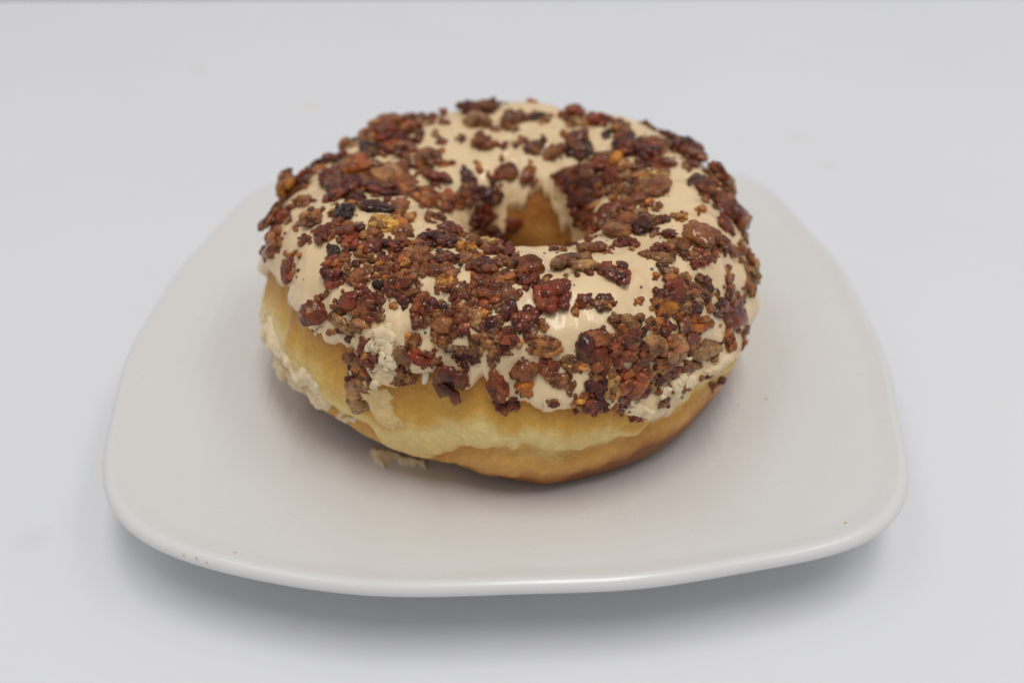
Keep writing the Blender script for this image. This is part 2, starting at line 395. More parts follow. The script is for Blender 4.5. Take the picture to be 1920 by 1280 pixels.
off = -.012 + (tk + .012 + wave)*prof
VI = PI_ + NI_*off[..., None]
FI = grid_faces(NI, NS, True)
icing = add_part("icing", VI.reshape(-1, 3), FI, M_icing)
bvI = bvh_of(VI.reshape(-1, 3), FI)

# joint lookup: icing first, else dough
def hit(px, py):
    o, d = Vector(CAM), Vector(ray(px, py)); best = None
    for bv in (bvI, bv1):
        h = bv.ray_cast(o, d)
        if h[0] is not None and (best is None or h[3] < best[2]):
            n = np.array(h[1]); n = n if n.dot(np.array(d)) < 0 else -n
            best = (np.array(h[0]), n, h[3])
    return best

# ------------------------------------------------------------------ bacon
PAL = {'r': (.215, .040, .014), 'b': (.29, .092, .026), 'd': (.10, .018, .010), 'k': (.04, .016, .011), 'o': (.50, .16, .018), 'O': (.54, .23, .05), 't': (.42, .195, .07)}
def chunk(seed, sub, lobes=1, ang=.6):
    """an angular, pitted morsel about one unit across, or several of them grown together"""
    r = np.random.default_rng(seed); Vs, Fs, nb = [], [], 0
    for L in range(lobes):
        bmx = bmesh.new(); bmesh.ops.create_icosphere(bmx, subdivisions=sub, radius=1)
        D = np.array([v.co[:] for v in bmx.verts]); F_ = [[v.index for v in f.verts] for f in bmx.faces]; bmx.free()
        D /= np.linalg.norm(D, axis=1, keepdims=True)
        N = r.normal(size=(9, 3)); N /= np.linalg.norm(N, axis=1, keepdims=True); H = r.uniform(.62, .95, 9)
        k = np.maximum(1e-3, D@N.T)/H; rad = 1/np.maximum(.95, k.max(1))
        rad = (1-ang) + ang*rad
        P = D*rad[:, None]
        P = P + D*(.24*fbm(P, 1.9, 2, seed*7+L) + .11*fbm(P, 5, 2, seed*11+L))[:, None]
        if lobes > 1:
            a = r.uniform(0, 2*np.pi); rr = 0 if L == 0 else r.uniform(.35, .7); sc = r.uniform(.42, .66) if L else .72
            P = P*sc + np.array((rr*math.cos(a), rr*math.sin(a), r.uniform(-.1, .35)))
        Vs.append(P); Fs += [[i+nb for i in f] for f in F_]; nb += len(P)
    return np.concatenate(Vs), Fs
def clump(seed, n):
    """ground, crumbly morsel: many granules packed together; returns verts, faces and a shade per vertex"""
    r = np.random.default_rng(seed); Vs, Fs, Sh, nb = [], [], [], 0
    pts = []
    for k in range(n):
        for _ in range(12):
            a = r.uniform(0, 2*np.pi); rr = math.sqrt(r.uniform(0, 1))*.82
            p = np.array((rr*math.cos(a), rr*math.sin(a), r.uniform(-.15, .62)*(1-.7*rr)))
            if all(np.linalg.norm(p-q) > .26 for q in pts): break
        pts.append(p)
        V, F_ = chunk(seed*31+k, 2, 1, .7); sc = r.uniform(.26, .50)*(1.25 if k < 3 else 1)
        ax = r.uniform(.75, 1.3, 3); a = r.uniform(0, 6.28); ca, sa = math.cos(a), math.sin(a)
        V = V*ax*sc; V = np.stack([V[:, 0]*ca-V[:, 1]*sa, V[:, 0]*sa+V[:, 1]*ca, V[:, 2]], 1) + p
        c = np.array(((1, 1, 1), (1.4, 1.6, 1.4), (.55, .5, .5), (1.15, .85, .75), (1.3, 1.35, 1.1), (.8, .75, .7))[r.integers(0, 6)])*r.uniform(.8, 1.2)
        Vs.append(V); Fs += [[x+nb for x in f] for f in F_]; nb += len(V); Sh.append(np.tile((*c, 1.), (len(V), 1)))
    return np.concatenate(Vs), Fs, np.concatenate(Sh)
TEMPL = []
for k in range(34):
    if k < 10:
        V, F_ = chunk(100+k, 3, 1, .8); Sh = np.ones((len(V), 4))
    else: V, F_, Sh = clump(100+k, rnd.randint(7, 11) if k < 22 else rnd.randint(12, 20))
    me = bpy.data.meshes.new("bacon_bit"); me.from_pydata(V.tolist(), [], F_); me.polygons.foreach_set("use_smooth", [True]*len(me.polygons)); me.materials.append(M_bacon)
    ga = me.color_attributes.new("grain", 'FLOAT_COLOR', 'POINT'); ga.data.foreach_set("color", Sh.astype(np.float32).reshape(-1))
    TEMPL.append(me)
SMALL = [chunk(300+k, 2, 1 if k < 6 else 3, .7) for k in range(10)]

TILES = [((470, 290), .15625, "400 290 75 100 20 b;440 370 80 90 0 o;650 240 60 100 0 r;560 410 130 60 0 b;430 460 60 90 0 o;640 565 100 50 -15 b;490 640 70 50 0 b;250 760 130 80 -25 b;130 830 70 50 0 o;380 760 90 60 0 r;820 170 60 60 0 o;300 990 90 100 0 b;260 1140 80 80 0 b;175 1200 40 80 0 o;715 790 110 110 0 b;820 690 60 30 0 r;1030 60 90 70 0 r;1000 300 130 130 0 r;1150 400 150 120 0 d;1020 520 110 100 0 r;1230 200 130 110 0 o;1280 100 110 90 0 b;1350 330 100 110 0 b;1250 520 90 100 0 d;1160 690 110 80 -20 k;1480 650 150 70 10 d;1570 190 120 80 0 b;1650 280 130 110 0 t;1560 430 110 90 0 r;1780 230 90 110 0 b;1800 420 90 130 0 b;1850 330 60 80 0 r;980 700 60 40 0 o;1780 650 90 80 0 b;1830 750 110 60 0 o;1620 830 150 80 0 O;1300 870 60 40 0 o;870 970 80 90 0 r;980 990 60 40 0 r;1100 850 110 60 0 b;1240 940 110 80 0 r;1150 1020 90 60 0 r;1430 990 100 90 0 b;1470 1120 90 80 0 r;1200 1120 90 80 0 r;1020 1150 90 80 0 k;650 1040 80 50 -30 b;1840 940 90 70 0 b;1740 1080 110 80 0 r;490 1210 90 45 0 o;550 840 20 80 25 o"),
 ((660, 180), .15625, "30 520 40 60 0 d;190 460 80 90 0 b;270 290 50 60 0 o;250 560 110 90 0 b;430 370 140 110 0 b;620 330 100 90 0 b;480 540 140 100 0 r;700 420 120 110 0 b;830 290 70 70 0 b;830 490 60 50 0 r;200 690 90 80 0 k;370 650 110 70 0 r;600 660 110 70 0 b;1090 190 60 60 0 o;960 270 80 50 0 b;1000 460 60 60 0 t;1080 570 50 40 0 r;1110 330 70 40 0 b;1430 180 120 70 0 r;1540 170 100 70 0 b;1670 140 80 80 0 b;1500 330 120 80 0 t;1320 520 60 60 0 b;1570 570 80 90 0 b;1840 600 60 60 0 r;1710 580 60 40 0 o;1720 400 60 40 0 b;1880 320 70 80 0 b;910 780 100 90 0 b;1130 830 100 35 -45 o;1050 670 60 40 0 o;860 940 100 50 40 b;1040 1000 120 80 20 r;1510 850 40 60 0 o;1380 1000 60 110 -20 d;1720 990 90 70 -30 r;1870 900 80 60 10 r;1790 740 30 50 0 o;1530 1140 70 70 0 b;1680 1180 80 80 0 d;890 1200 90 90 0 b;1330 1170 60 70 0 b;1120 1260 70 50 0 b;700 1060 60 110 0 b"),
 ((940, 180), .15625, "120 300 100 80 0 b;220 220 60 50 0 b;300 280 60 50 0 r;130 400 80 40 0 t;450 240 110 40 0 k;480 330 50 40 0 t;840 260 100 90 0 b;900 330 70 70 0 t;1050 300 80 70 0 t;1170 310 90 80 0 r;1340 310 50 40 0 b;1250 460 50 40 0 k;1440 400 90 70 0 b;1460 500 90 70 0 b;930 530 120 80 0 r;960 680 110 90 0 d;230 565 90 45 0 r;40 600 60 60 0 r;500 530 60 50 0 r;400 640 80 60 0 b;640 690 100 70 0 b;740 450 50 40 0 o;1600 660 140 110 0 r;1780 720 120 90 0 r;1430 630 80 70 0 d;1880 640 80 60 0 t;1240 760 110 70 0 b;1180 840 80 80 0 r;1380 790 80 60 0 o;1330 960 80 100 0 r;760 960 120 70 -15 r;340 970 95 95 0 b;100 930 90 60 20 b;1010 920 110 90 0 b;1020 1060 130 100 0 d;1000 1200 150 100 0 r;830 1100 80 70 0 d;1190 1110 70 60 0 b;1550 880 100 50 20 b;1700 980 130 60 0 b;1440 1120 80 60 0 b;1680 1130 120 80 0 b;340 820 30 30 0 o;1850 800 80 60 0 r"),
 ((1150, 230), .15625, "880 380 130 110 0 r;900 300 80 70 0 r;1020 400 70 90 0 b;930 510 80 60 0 r;740 330 70 60 0 b;530 270 120 60 0 b;460 420 110 80 0 d;620 520 110 60 15 r;1230 500 30 30 0 b;1300 490 25 25 0 o;1290 640 110 90 0 r;1200 640 80 70 0 t;1000 720 80 80 0 d;1090 800 90 80 0 r;1340 800 90 110 0 t;1200 900 110 90 0 b;1320 960 110 80 0 b;1350 1080 120 80 0 r;1450 1150 130 120 0 r;1580 1090 60 60 0 r;1320 1220 80 80 0 r;1060 1050 50 60 -30 o;790 1130 100 40 -10 o;390 1070 45 50 0 o;560 780 100 110 0 b;450 830 120 90 0 b;300 840 90 70 0 r;280 950 110 60 0 b;480 640 150 60 0 t;70 1050 80 70 0 r;200 1180 120 80 0 b;380 1210 100 90 0 d;590 1170 100 40 20 r;960 1260 90 40 0 o"),
 ((740, 340), .15625, "360 230 90 110 0 b;610 270 90 100 0 b;460 430 90 70 0 b;800 210 70 90 0 b;1000 130 90 80 0 d;1160 200 80 80 0 d;1050 420 100 90 0 r;640 580 90 70 0 r;750 600 80 60 0 r;940 530 70 60 0 d;1150 640 140 80 15 r;940 630 70 50 0 t;1320 810 80 80 0 r;1180 760 110 70 0 t;1190 860 100 50 0 r;900 800 100 80 0 o;110 620 100 70 0 b;400 680 120 70 0 d;620 750 120 80 0 d;730 730 70 60 0 r;50 780 100 90 0 r;240 760 70 50 0 o;240 950 130 110 0 b;380 790 80 70 0 r;570 920 90 70 0 d;680 980 110 80 0 d;850 940 90 60 0 t;990 930 80 50 0 o;1080 1050 140 90 0 r;1000 970 100 60 0 d;1300 990 100 60 0 b;1460 920 80 60 0 t;60 1020 90 70 0 r;420 1010 80 70 0 b;620 1080 120 60 0 b;300 1100 110 50 0 b;200 1160 120 70 0 r;60 1130 90 50 0 b;560 1210 90 50 0 O;680 1190 50 50 0 O;1610 1030 150 80 -20 b;1590 1170 90 80 0 r;1830 1150 50 30 0 r;1750 1240 60 60 0 r;1860 1240 50 50 0 b;1050 1210 120 60 0 r;1270 1190 110 60 0 b;1390 1180 60 70 0 b;820 1250 90 40 0 r;1400 520 100 60 0 r"),
 ((1000, 370), .125, "680 340 90 60 0 r;830 360 100 90 0 r;930 500 90 100 0 r;700 120 120 120 0 r;850 100 90 80 0 d;790 230 80 70 0 b;1130 270 130 110 0 r;1200 150 90 70 0 r;1330 200 100 60 0 r;1250 520 170 110 0 t;1430 380 130 120 0 b;1650 440 120 110 0 d;1810 520 60 70 0 b;1690 230 60 50 0 o;1850 310 110 40 0 t;1390 700 120 80 0 r;1270 730 90 50 0 r;800 620 60 40 0 r;880 780 160 90 0 b;800 870 80 60 0 r;590 720 90 40 0 d;330 790 120 50 0 d;560 1030 250 150 -10 t;380 1010 80 80 0 b;870 1070 80 80 0 b;980 1020 60 30 0 o;1240 1130 150 140 0 r;200 1200 60 35 0 r;470 1260 90 40 0 r;1820 1180 60 50 40 o;1730 870 90 60 30 b;1890 760 70 90 0 r;1880 920 80 50 35 t;1110 830 70 20 40 b"),
 ((1180, 390), .15625, "470 340 90 60 0 r;380 490 80 90 0 r;500 480 70 80 0 b;450 610 50 70 0 r;220 570 70 50 30 b;380 600 100 50 30 t;480 760 100 60 30 b;620 450 80 80 0 b;630 570 30 60 0 r;760 660 60 60 0 r;850 580 90 90 0 r;830 360 140 110 0 b;980 350 130 90 0 b;800 250 100 50 0 b;1080 440 80 60 0 b;1170 490 80 70 0 b;1020 560 50 70 0 b;730 610 50 30 0 t;1190 820 35 110 -20 o;1430 970 70 100 -30 o;310 810 50 45 0 o;90 1120 60 40 0 o;870 880 85 80 0 d;550 940 100 80 0 r;640 850 90 50 0 t;700 980 120 80 0 b;380 1050 110 80 0 r;560 1060 120 80 0 r;700 1100 110 80 0 t;790 1020 80 70 0 d;420 1180 150 80 0 o;620 1200 120 80 0 b;780 1190 70 80 0 d;930 1080 50 90 0 b;870 1010 60 50 0 t;1060 1020 30 40 0 o;1190 1030 60 100 -20 b;1270 1150 80 110 0 b;1060 1220 80 80 0 d;1220 1210 90 80 0 r;1380 380 50 80 -20 b;1420 570 120 60 10 b;1460 700 70 80 0 t;1510 810 70 90 0 t;1340 500 50 90 0 b"),
 ((480, 420), .15625, "400 560 90 120 0 r;700 1070 110 150 10 r;800 870 60 45 0 b;1000 440 120 60 0 b;930 480 70 50 0 r;1090 500 50 70 0 b;950 640 110 90 -25 r;1060 600 60 50 0 d;1120 690 70 50 0 r;1250 640 130 70 0 b;1250 740 90 50 0 r;1390 450 110 50 0 b;1480 730 70 60 0 k;1380 880 110 90 0 r;1480 920 70 60 0 d;1130 920 90 80 0 r;1010 990 80 70 0 b;1310 1010 110 90 0 b;1380 1110 110 70 0 r;1470 1110 60 60 0 b;910 1120 60 50 0 r;1340 600 120 60 0 r;1030 1200 90 60 0 t"),
 ((680, 450), .1328, "450 90 100 70 0 r;140 130 100 60 0 r;260 240 60 50 0 d;390 260 110 50 0 r;520 230 70 60 0 b;710 300 130 110 0 b;1120 240 80 60 0 d;960 330 80 60 0 d;880 380 80 50 0 b;1160 360 100 60 0 b;1060 470 70 60 0 b;1220 450 100 60 0 b;100 420 90 60 0 t;330 400 100 60 0 b;500 420 90 70 0 r;200 520 110 50 0 r;340 530 110 60 0 r;560 540 70 70 0 b;720 550 100 90 0 d;850 480 90 50 0 b;230 650 70 50 0 d;420 690 110 80 0 r;540 740 70 50 0 b;670 780 110 80 0 d;580 930 40 80 0 d;430 920 55 45 0 o;790 640 40 50 0 r;130 800 120 90 0 r;220 880 90 50 0 r;80 960 100 50 0 d;100 1070 110 80 0 b;210 1080 70 70 0 o;870 900 130 110 0 r;820 1080 110 140 0 r;980 1020 60 60 0 t;1100 620 80 60 0 O;1230 600 80 40 0 O;1050 700 40 50 0 r;1410 670 110 70 0 b;1280 800 90 70 0 r;1420 760 90 60 0 r;1130 920 110 60 0 d;1090 1050 100 60 0 o;1260 1020 100 80 0 r;1400 1000 90 80 0 b;1570 850 100 80 0 b;1700 620 110 60 0 r;1760 720 70 80 0 b;1580 1080 120 80 0 t;1730 1030 70 60 0 o;1200 1180 130 80 0 b;1430 1140 90 70 0 t;1600 1170 110 60 0 t;1750 1190 90 70 0 r;1650 330 100 60 0 d"),
 ((880, 480), .1328, "430 530 190 110 0 b;330 640 110 80 0 r;560 580 110 80 0 b;680 520 50 50 0 d;1130 400 50 50 0 b;1160 640 200 170 0 r;1300 520 100 80 0 b;1350 390 100 50 0 r;1630 650 100 80 0 r;1500 790 60 80 0 o;780 900 160 120 0 r;870 1080 80 90 0 r;540 780 120 100 0 d;230 790 60 50 0 o;90 800 110 80 0 t;330 930 110 70 0 r;180 1030 100 60 0 d;380 1080 130 90 0 r;580 1130 90 110 0 r;150 1180 110 80 0 b;100 580 110 80 0 b;1050 1000 70 70 0 o;1050 1220 170 70 0 b"),
 ((760, 560), .1719, "400 300 110 70 0 b;390 390 100 90 0 b;560 300 110 90 0 r;90 500 60 100 -15 o;200 650 120 70 20 r;320 690 70 50 0 b;310 570 30 40 0 r;570 570 100 80 0 d;720 620 90 60 0 d;640 720 50 70 0 d;500 900 150 110 30 r;640 880 50 40 0 r;810 470 80 90 0 b;980 390 110 90 0 r;1150 430 80 100 0 r;960 640 80 80 0 b;960 530 60 50 0 b;880 320 100 50 0 r;1000 950 80 120 -15 r;1070 1130 90 80 0 r;1190 1140 60 60 0 d;1290 770 110 110 0 b;1300 960 70 100 0 o;40 840 60 70 0 b;1120 600 40 30 0 r"),
 ((960, 600), .15625, "380 330 160 90 0 b;430 580 110 90 0 r;560 720 120 70 0 b;690 760 60 110 0 b;740 500 120 60 0 b;760 570 110 50 0 O;890 300 100 130 0 d;1050 230 110 90 0 b;1050 400 110 90 0 r;1240 430 130 110 0 r;1050 520 110 90 0 b;1060 650 100 80 0 b;1010 800 110 90 0 d;1190 850 70 110 0 t;1200 680 80 80 0 t;520 1000 70 40 0 r;810 980 80 70 0 o;970 1040 110 70 0 r;870 920 50 50 0 r;790 1050 60 50 0 r;1450 700 110 80 0 b;1430 830 110 80 0 r;1040 130 80 35 0 r;1330 130 80 70 0 b;1250 270 90 70 0 r;1400 270 110 70 0 t;1430 400 90 70 0 d"),
 ((1120, 560), .1875, "80 60 90 60 0 b;230 220 100 80 0 t;370 210 60 50 0 d;260 310 70 60 0 o;350 330 60 80 0 r;450 340 45 55 0 k;660 260 55 100 -15 r;560 250 70 50 0 b;180 410 70 60 0 b;310 440 110 80 0 r;400 560 100 80 0 b;560 460 90 100 0 t;740 470 120 100 0 t;700 600 100 80 0 b;940 400 80 70 0 r;870 270 60 70 0 r;1010 260 110 60 0 o;1040 510 130 80 0 t;1140 530 70 60 0 r;1200 120 60 60 0 d;1340 200 120 100 0 r;1390 90 70 80 0 b;1310 420 60 90 20 b;1460 340 35 60 0 b;1450 470 25 50 0 o;720 730 100 50 -15 r;640 690 70 60 0 t;380 800 130 110 0 b;490 830 80 90 0 t;380 940 120 70 0 r;250 1040 30 90 0 d;400 1180 100 30 20 r;660 1040 60 50 0 b;730 870 50 40 0 b;860 900 40 40 0 b;1090 780 50 25 0 r;1230 810 30 30 0 r;1150 870 40 50 0 b;940 660 80 50 0 t;400 1120 30 40 0 b;40 840 60 110 0 d"),
 ((560, 560), .1718, "360 200 45 40 0 r;460 260 90 60 0 t;560 330 100 50 0 t;700 260 110 60 0 t;720 480 70 50 0 r;630 640 90 80 0 b;700 600 70 70 0 r;820 660 70 50 0 d;670 790 90 60 0 o;550 880 50 60 0 d;650 940 95 75 0 t;650 1110 95 85 0 t;1160 830 90 90 0 b;1040 75 40 35 0 o;910 410 35 30 0 o;370 370 30 25 0 o;560 400 40 25 0 o;1150 600 90 60 0 t;1030 920 25 25 0 o")]
bits = []
for (ox, oy), sc, txt in TILES:
    for ent in txt.split(';'):
        v = ent.split(); x, y, rx, ry, a = map(float, v[:5])
        bits.append([ox+x*sc, oy+y*sc, rx*sc, ry*sc, a, v[5]])
keep = []
for b in sorted(bits, key=lambda b: -b[2]*b[3]):
    if all(math.hypot(b[0]-k[0], b[1]-k[1]) > .36*min(k[2], k[3]) + .1*min(b[2], b[3]) for k in keep): keep.append(b)

def frame(px, py, rx, ry, ang, sink=.15, thick=.74):
    """where a morsel seen at this pixel sits on the doughnut, and its axes"""
    h = hit(px, py); c0 = np.array((955., 545.)); p = np.array((px, py)); ray0 = ray(px, py); steps = 0
    while h is None and steps < 40:
        p = p + (c0-p)*.02; h = hit(*p); steps += 1
    if h is None: return None
    P, n, t = h
    if steps: P = P + (CAM + ray0*t - P)*.85
    k = t/CF
    def tang(a, L):
        d = math.cos(a)*RGT - math.sin(a)*UPV
        v = d - n*np.dot(d, n); ln = np.linalg.norm(v)
        v /= max(ln, 1e-6); return v, min(L*k/max(ln, .7), L*k*1.4)
    a = math.radians(ang)
    e1, l1 = tang(a, rx); e2, l2 = tang(a+math.pi/2, ry)
    e2 = np.cross(n, e1); e2 /= np.linalg.norm(e2)
    l3 = thick*min(l1, l2)
    return P, n, e1, e2, l1, l2, l3

def tint(code, r):
    b = np.array(PAL[code]); v = r.uniform(.7, 1.15); hue = r.uniform(.88, 1.12)
    return (b[0]*v, b[1]*v*hue, b[2]*v*hue)
placed = []
for i, b in enumerate(keep):
    fr = frame(*b[:5])
    if fr is None: continue
    placed.append((b, fr))
print("bits", len(bits), "kept", len(keep), "placed", len(placed))
big, rest = placed[:300], placed[300:]
for i, (b, (P, n, e1, e2, l1, l2, l3)) in enumerate(big):
    L = max(l1, l2)
    me = TEMPL[rnd.randrange(0, 10)] if (rnd.random() < .25 or L < .011) else TEMPL[rnd.randrange(10, 22) if L < .022 else rnd.randrange(22, 34)]
    o = bpy.data.objects.new("bacon_bit", me); col.objects.link(o); o.parent = doughnut
    f = 1.34
    rot = rnd.uniform(0, 2*math.pi) if l1 < 1.3*l2 and l2 < 1.3*l1 else rnd.choice((0, math.pi)); R = np.stack([e1*l1*f, e2*l2*f, n*l3*1.25], 1)
    pos = W(P + n*l3*(.45 if b[1] < 330 else .25)) - DORG
    mm = Matrix.Identity(4)
    for r_ in range(3):
        for c_ in range(3): mm[r_][c_] = R[r_, c_]*U
        mm[r_][3] = pos[r_]
    o.matrix_local = mm @ Matrix.Rotation(rot, 4, 'Z')
    o.color = (*tint(b[5], rnd), 1)

# the many small crumbs round and between them, and those on the far side
SV, SF, SC, nb = [], [], [], 0
def crumb(P, n, e1, e2, l1, l2, l3, c, up=.2):
    global nb
    V, F_ = SMALL[rnd.randrange(len(SMALL))]
    a = rnd.uniform(0, 6.28); ca, sa = math.cos(a), math.sin(a)
    Q = np.stack([V[:, 0]*ca-V[:, 1]*sa, V[:, 0]*sa+V[:, 1]*ca, V[:, 2]], 1)
    X = P + n*l3*up + Q[:, :1]*e1*l1 + Q[:, 1:2]*e2*l2 + Q[:, 2:]*n*l3
    SV.append(X); SF.extend([[i+nb for i in f] for f in F_]); nb += len(X); SC.append(np.tile((*c, 1.), (len(X), 1)))
for b, fr in rest: crumb(*fr, tint(b[5], rnd))
for b, fr in placed:
    for _ in range(9 if b[2]*b[3] > 90 else 3):
        a = rnd.uniform(0, 6.28); k = rnd.uniform(.55, 1.35); r0 = rnd.choice((rnd.uniform(2., 4.), rnd.uniform(3.5, 7.2)))
        px, py = b[0]+b[2]*k*math.cos(a), b[1]+b[3]*k*math.sin(a)
        if hit(px, py) is None: continue
        fr2 = frame(px, py, r0*rnd.uniform(.8, 1.4), r0, rnd.uniform(0, 180))
        if fr2: crumb(*fr2, tint(rnd.choice([b[5], b[5], 'b', 'r', 't']), rnd), .35)
for _ in range(170):
    th = rnd.uniform(5, 175)*DEG; q = rnd.uniform(.15, 1.1)
    P = surf(np.array([th]), np.array([q]))[0]; n = normals(np.array([th]), np.array([q]))[0]
    if n @ (CAM-P) > -.05: continue
    e1 = np.cross(n, (0, 0, 1.)); e1 /= np.linalg.norm(e1); e2 = np.cross(n, e1); r0 = rnd.uniform(.008, .022)
    crumb(P+n*.022, n, e1, e2, r0*1.2, r0, r0*.7, tint(rnd.choice('rbbdot'), rnd))
FILL = [([(640, 470), (760, 440), (960, 440), (985, 500), (960, 560), (985, 650), (900, 690), (800, 640), (780, 560), (700, 560), (640, 560)], 130), ([(1085, 640), (1180, 590), (1290, 610), (1330, 650), (1250, 740), (1130, 770), (1090, 700)], 85),
        ([(610, 370), (640, 270), (720, 230), (810, 225), (790, 290), (770, 390), (650, 400)], 90), ([(1060, 330), (1130, 290), (1250, 300), (1240, 400), (1130, 430), (1070, 420)], 60), ([(1225, 520), (1290, 515), (1330, 545), (1325, 600), (1230, 600)], 40), ([(655, 650), (690, 640), (700, 700), (690, 760), (660, 755)], 24), ([(1300, 330), (1355, 330), (1385, 400), (1360, 420), (1310, 380)], 30)]
for poly, cnt in FILL:
    pa = np.array(poly, float)
    for _ in range(cnt*2):
        px, py = rnd.uniform(pa[:, 0].min(), pa[:, 0].max()), rnd.uniform(pa[:, 1].min(), pa[:, 1].max())
        c_ = sum(((y1 > py) != (y2 > py)) and px < (x2-x1)*(py-y1)/(y2-y1)+x1 for (x1, y1), (x2, y2) in zip(poly, poly[1:]+poly[:1]))
        if c_ % 2 == 0 or vnoise(np.array((px, py, 0.)), .03, 5) < -.35: continue
        r0 = rnd.uniform(4., 8.5); fr2 = frame(px, py, r0*rnd.uniform(.9, 1.3), r0, rnd.uniform(0, 180), thick=.8)
        if fr2: crumb(*fr2, tint(rnd.choice('rrbbbbdot'), rnd), .55)
o = add_part("bacon_crumbs", np.concatenate(SV), SF, M_crumbs); tag(o, kind="stuff")
ca_ = o.data.color_attributes.new("tint", 'FLOAT_COLOR', 'POINT'); ca_.data.foreach_set("color", np.concatenate(SC).astype(np.float32).reshape(-1))

# ------------------------------------------------------------------ icing smears and flakes: patches that follow the surface under an outline
def inside_dist(poly, X, Y):
    poly = np.array(poly, float); ins = np.zeros(X.shape, bool); dist = np.full(X.shape, 1e9)
    for (x1, y1), (x2, y2) in zip(poly, np.roll(poly, -1, 0)):
        cond = ((y1 > Y) != (y2 > Y)) & (X < (x2-x1)*(Y-y1)/(y2-y1+1e-12)+x1); ins ^= cond
        dx, dy = x2-x1, y2-y1; t = np.clip(((X-x1)*dx+(Y-y1)*dy)/(dx*dx+dy*dy+1e-12), 0, 1)
        dist = np.minimum(dist, np.hypot(X-x1-t*dx, Y-y1-t*dy))
    return ins, np.where(ins, dist, -dist)
def patch(name, poly, thick, rough, soft=8., step=2.0, mat=None, parent=None, lookup=None, seed=0):
    poly = np.array(poly, float); x0, y0 = poly.min(0)-6; x1, y1 = poly.max(0)+6
    xs = np.arange(x0, x1, step); ys = np.arange(y0, y1, step); X, Y = np.meshgrid(xs, ys, indexing='ij')
    jit = np.stack([X, Y, 0*X], -1)
    Xj = X + 5*fbm(jit, .05, 3, seed+2); Yj = Y + 5*fbm(jit, .05, 3, seed+5)
    ins, d = inside_dist(poly, Xj, Yj)
    idx = -np.ones(X.shape, int); V = []
    for i in range(X.shape[0]):
        for j in range(X.shape[1]):
            if d[i, j] < -step*1.5: continue
            h = (lookup or hit)(X[i, j], Y[i, j])
            if h is None: continue
            t = np.clip(d[i, j]/soft, -.4, 1); pr = math.sqrt(max(0, 1-(1-max(t, 0))**2))
            idx[i, j] = len(V); V.append((h[0], h[1], pr if t > 0 else t))
    if not V: return None
    P = np.array([v[0] for v in V]); N = np.array([v[1] for v in V]); pr = np.array([v[2] for v in V])
    nz = fbm(P, 22, 3, seed) + .6*np.abs(fbm(P, 60, 2, seed+9))
    hgt = np.where(pr > 0, pr*thick*(1 + rough*nz), pr*.012) - .0025
    # steep steps between neighbours (an outline crossing a silhouette) are not bridged
    F_ = []
    for i in range(X.shape[0]-1):
        for j in range(X.shape[1]-1):
            q = (idx[i, j], idx[i, j+1], idx[i+1, j+1], idx[i+1, j])
            if min(q) < 0: continue
            if max(np.linalg.norm(P[q[a]]-P[q[a-1]]) for a in range(4)) > .04: continue
            F_.append(q)
    V = P + N*hgt[:, None]; F_ = np.array(F_)
    fn = np.cross(V[F_[:, 1]]-V[F_[:, 0]], V[F_[:, 2]]-V[F_[:, 0]])
    if (fn*N[F_[:, 0]]).sum() < 0: F_ = F_[:, ::-1]
    return add_part(name, V, F_, mat or M_flake, parent)
def smear(name, thq_poly, thick, rough, soft, seed, mat=None, nt=110, nq=60, amp=.05, hole=.13):
    """dried icing stuck to the dough; the outline is in degrees round the ring and radians round the tube"""
    poly = np.array(thq_poly, float); poly[:, 0] *= DEG
    x0, y0 = poly.min(0)-.06; x1, y1 = poly.max(0)+.06
    X, Y = np.meshgrid(np.linspace(x0, x1, nt), np.linspace(y0, y1, nq), indexing='ij')
    P = surf(X, Y); N = normals(X, Y)
    Xj = X + amp*fbm(P, 14, 3, seed+2); Yj = Y + amp*fbm(P, 14, 3, seed+5)
    P2 = poly.copy(); P2[:, 0] *= 2.; ins, d = inside_dist(P2, Xj*2., Yj)
    d = d - hole*np.maximum(0, fbm(P, 24, 3, seed+8))
    t = np.clip(d/soft, -.6, 1); pr = np.where(t > 0, np.sqrt(np.clip(1-(1-np.maximum(t, 0))**2, 0, 1)), t)
    nz = fbm(P, 20, 3, seed) + .8*np.abs(fbm(P, 48, 3, seed+9))
    hg = np.where(pr > 0, pr*thick*np.maximum(.15, 1+rough*nz), pr*.02) - .003
    V = P + N*hg[..., None]; keepv = d > -.09
    F_ = grid_faces(nt, nq); kf = keepv.reshape(-1)[F_].all(1); F_ = F_[kf]
    used = np.unique(F_); mp = -np.ones(nt*nq, int); mp[used] = np.arange(len(used))
    return add_part(name, V.reshape(-1, 3)[used], mp[F_], mat or M_flake)
SM_UP = []
for px, py in ((500, 588), (512, 600), (524, 640), (548, 662), (570, 690), (600, 705), (625, 728), (640, 760), (650, 790)):
    for k in range(30):
        g_ = thq(px+k, py-k*.4, bv1)
        if g_: SM_UP.append((g_[0]/DEG, g_[1])); break
SM_UP.sort(); SM_UP.insert(0, (SM_UP[0][0]-8, SM_UP[0][1])); print("smear", SM_UP)
smear("icing_smear", mat=M_crust, thq_poly=SM_UP + [(a, b-.52) for a, b in SM_UP[::-1]], thick=.009, rough=1.2, soft=.08, seed=1, hole=.22, nt=190, nq=110)
smear("icing_smear", [thq_d(688, 706), thq_d(716, 710), thq_d(738, 732), thq_d(745, 765), thq_d(752, 790), thq_d(756, 806), thq_d(722, 808), thq_d(696, 796), thq_d(682, 778), thq_d(680, 745)], .009, .9, .12, 2, nt=80, nq=90, amp=.07, hole=.12, mat=M_thin)
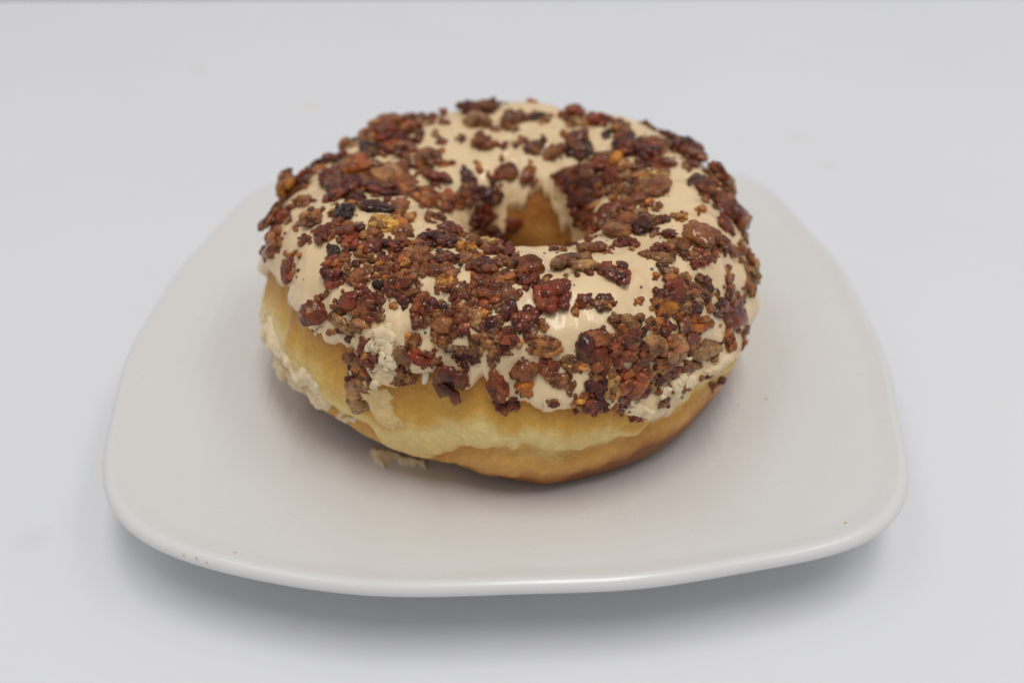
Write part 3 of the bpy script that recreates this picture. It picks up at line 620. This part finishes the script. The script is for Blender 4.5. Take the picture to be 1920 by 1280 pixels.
for k, poly in enumerate([[(690, 640), (706, 632), (716, 648), (712, 662), (698, 664), (684, 656)], [(694, 696), (712, 686), (714, 692), (704, 698)], [(655, 690), (662, 688), (663, 702), (656, 702)], [(694, 716), (704, 713), (712, 724), (702, 730)], [(704, 618), (730, 606), (748, 640), (742, 690), (722, 704), (708, 676), (716, 650)],
     [(1258, 712), (1278, 698), (1282, 720), (1270, 742), (1256, 748)], [(1236, 718), (1252, 722), (1252, 748), (1238, 752)], [(1172, 764), (1190, 752), (1208, 758), (1226, 766), (1222, 780), (1200, 780), (1176, 772)], [(1172, 746), (1182, 740), (1188, 752), (1178, 758)], [(1284, 706), (1306, 704), (1308, 712), (1288, 732)], [(1279, 664), (1292, 670), (1296, 674), (1280, 676)], [(592, 616), (604, 612), (606, 622), (594, 622)], [(1318, 692), (1345, 676), (1365, 660), (1378, 648), (1378, 662), (1352, 690), (1330, 702)], [(1425, 345), (1428, 345), (1428, 350)]]):
    patch("icing_flake", poly, .012, .45, 4, 1.6, seed=20+k)

# a pale rice-shaped seed caught at the icing's edge
def ellipsoid(seed, sub=3):
    return chunk(seed, sub, 1, .1)
fr = frame(801, 702, 6.0, 12.5, 16, thick=.9)
P, n, e1, e2, l1, l2, l3 = fr
V, F_ = ellipsoid(900); R = np.stack([e1*l1*1.1, e2*l2*1.1, n*l3], 1)
add_part("seed", P + n*l3*1.5 + V@R.T, F_, mat_plain("pale_seed", (.86, .76, .54), .45, .2))
tag(doughnut, "round iced doughnut topped with chopped bacon, on the plate", "doughnut")

# ------------------------------------------------------------------ loose crumbs lying on the plate
Mcr = mat_plain("tan_crumb", (.60, .43, .24), .8); Mcy = mat_plain("yellow_crumb", (.74, .62, .30), .8)
def plate_hit(px, py):
    dg = bpy.context.evaluated_depsgraph_get(); o = [c for c in plate.children if c.name.startswith("dish")][0]
    mw = o.matrix_world.inverted(); a = mw @ Vector(W(CAM)); d = (mw.to_3x3() @ Vector(ray(px, py))).normalized()
    ok, loc, nn, k = o.ray_cast(a, d)
    nn = np.array(nn); return (np.array(o.matrix_world @ loc), nn if nn[2] > 0 else -nn) if ok else None
bpy.context.view_layer.update()
def loose(px, py, r, mat, label):
    h = plate_hit(px, py)
    if h is None: print("no plate at", px, py); return
    V, F_ = chunk(int(px*7+py), 2, 2, .6); s_ = r*U*.0007
    o = mesh_obj("crumb", V*np.array((1.2, 1, .8))*s_, F_, mat); o.location = h[0] + h[1]*s_*.35
    tag(o, label, "crumb", "crumbs on the plate")
loose(1385, 760, 4.2, Mcr, "tiny tan crumb on the plate beside the doughnut, nearer of two")
loose(1437, 747, 4.0, Mcr, "tiny tan crumb on the plate right of the doughnut, farther of two")
loose(1586, 980, 4.6, Mcy, "pale yellow crumb near the plate's front right corner")
loose(346, 1040, 3.8, Mcy, "yellowish speck on the plate's front left lip, leftmost")
loose(369, 1046, 3.6, Mcr, "tan speck on the plate's front left lip, middle of three")
loose(388, 1054, 3.0, Mcr, "faint tan speck on the plate's front left lip, rightmost")
loose(440, 1036, 4.0, Mcy, "yellow speck on the plate just inside its front left lip")
# flake of dried icing lying against the underside of the doughnut
fp = [(695, 845), (712, 842), (740, 850), (775, 858), (800, 862), (796, 870), (760, 868), (735, 862), (716, 872), (706, 862)]
def lk(px, py):
    h = plate_hit(px, py+2); return (h[0]/U - np.array((0, 0, Z0)), h[1], 0) if h else None
o = patch("icing_flake", [(x, y+2) for x, y in fp], .016, .35, 9, 1.3, lookup=lk, seed=77, mat=M_crust)
if o:
    mw = o.matrix_world.copy(); o.parent = None
    o.location = Vector(DORG)
    tag(o, "curled cream icing flake on the plate at the doughnut's front left foot", "icing flake")
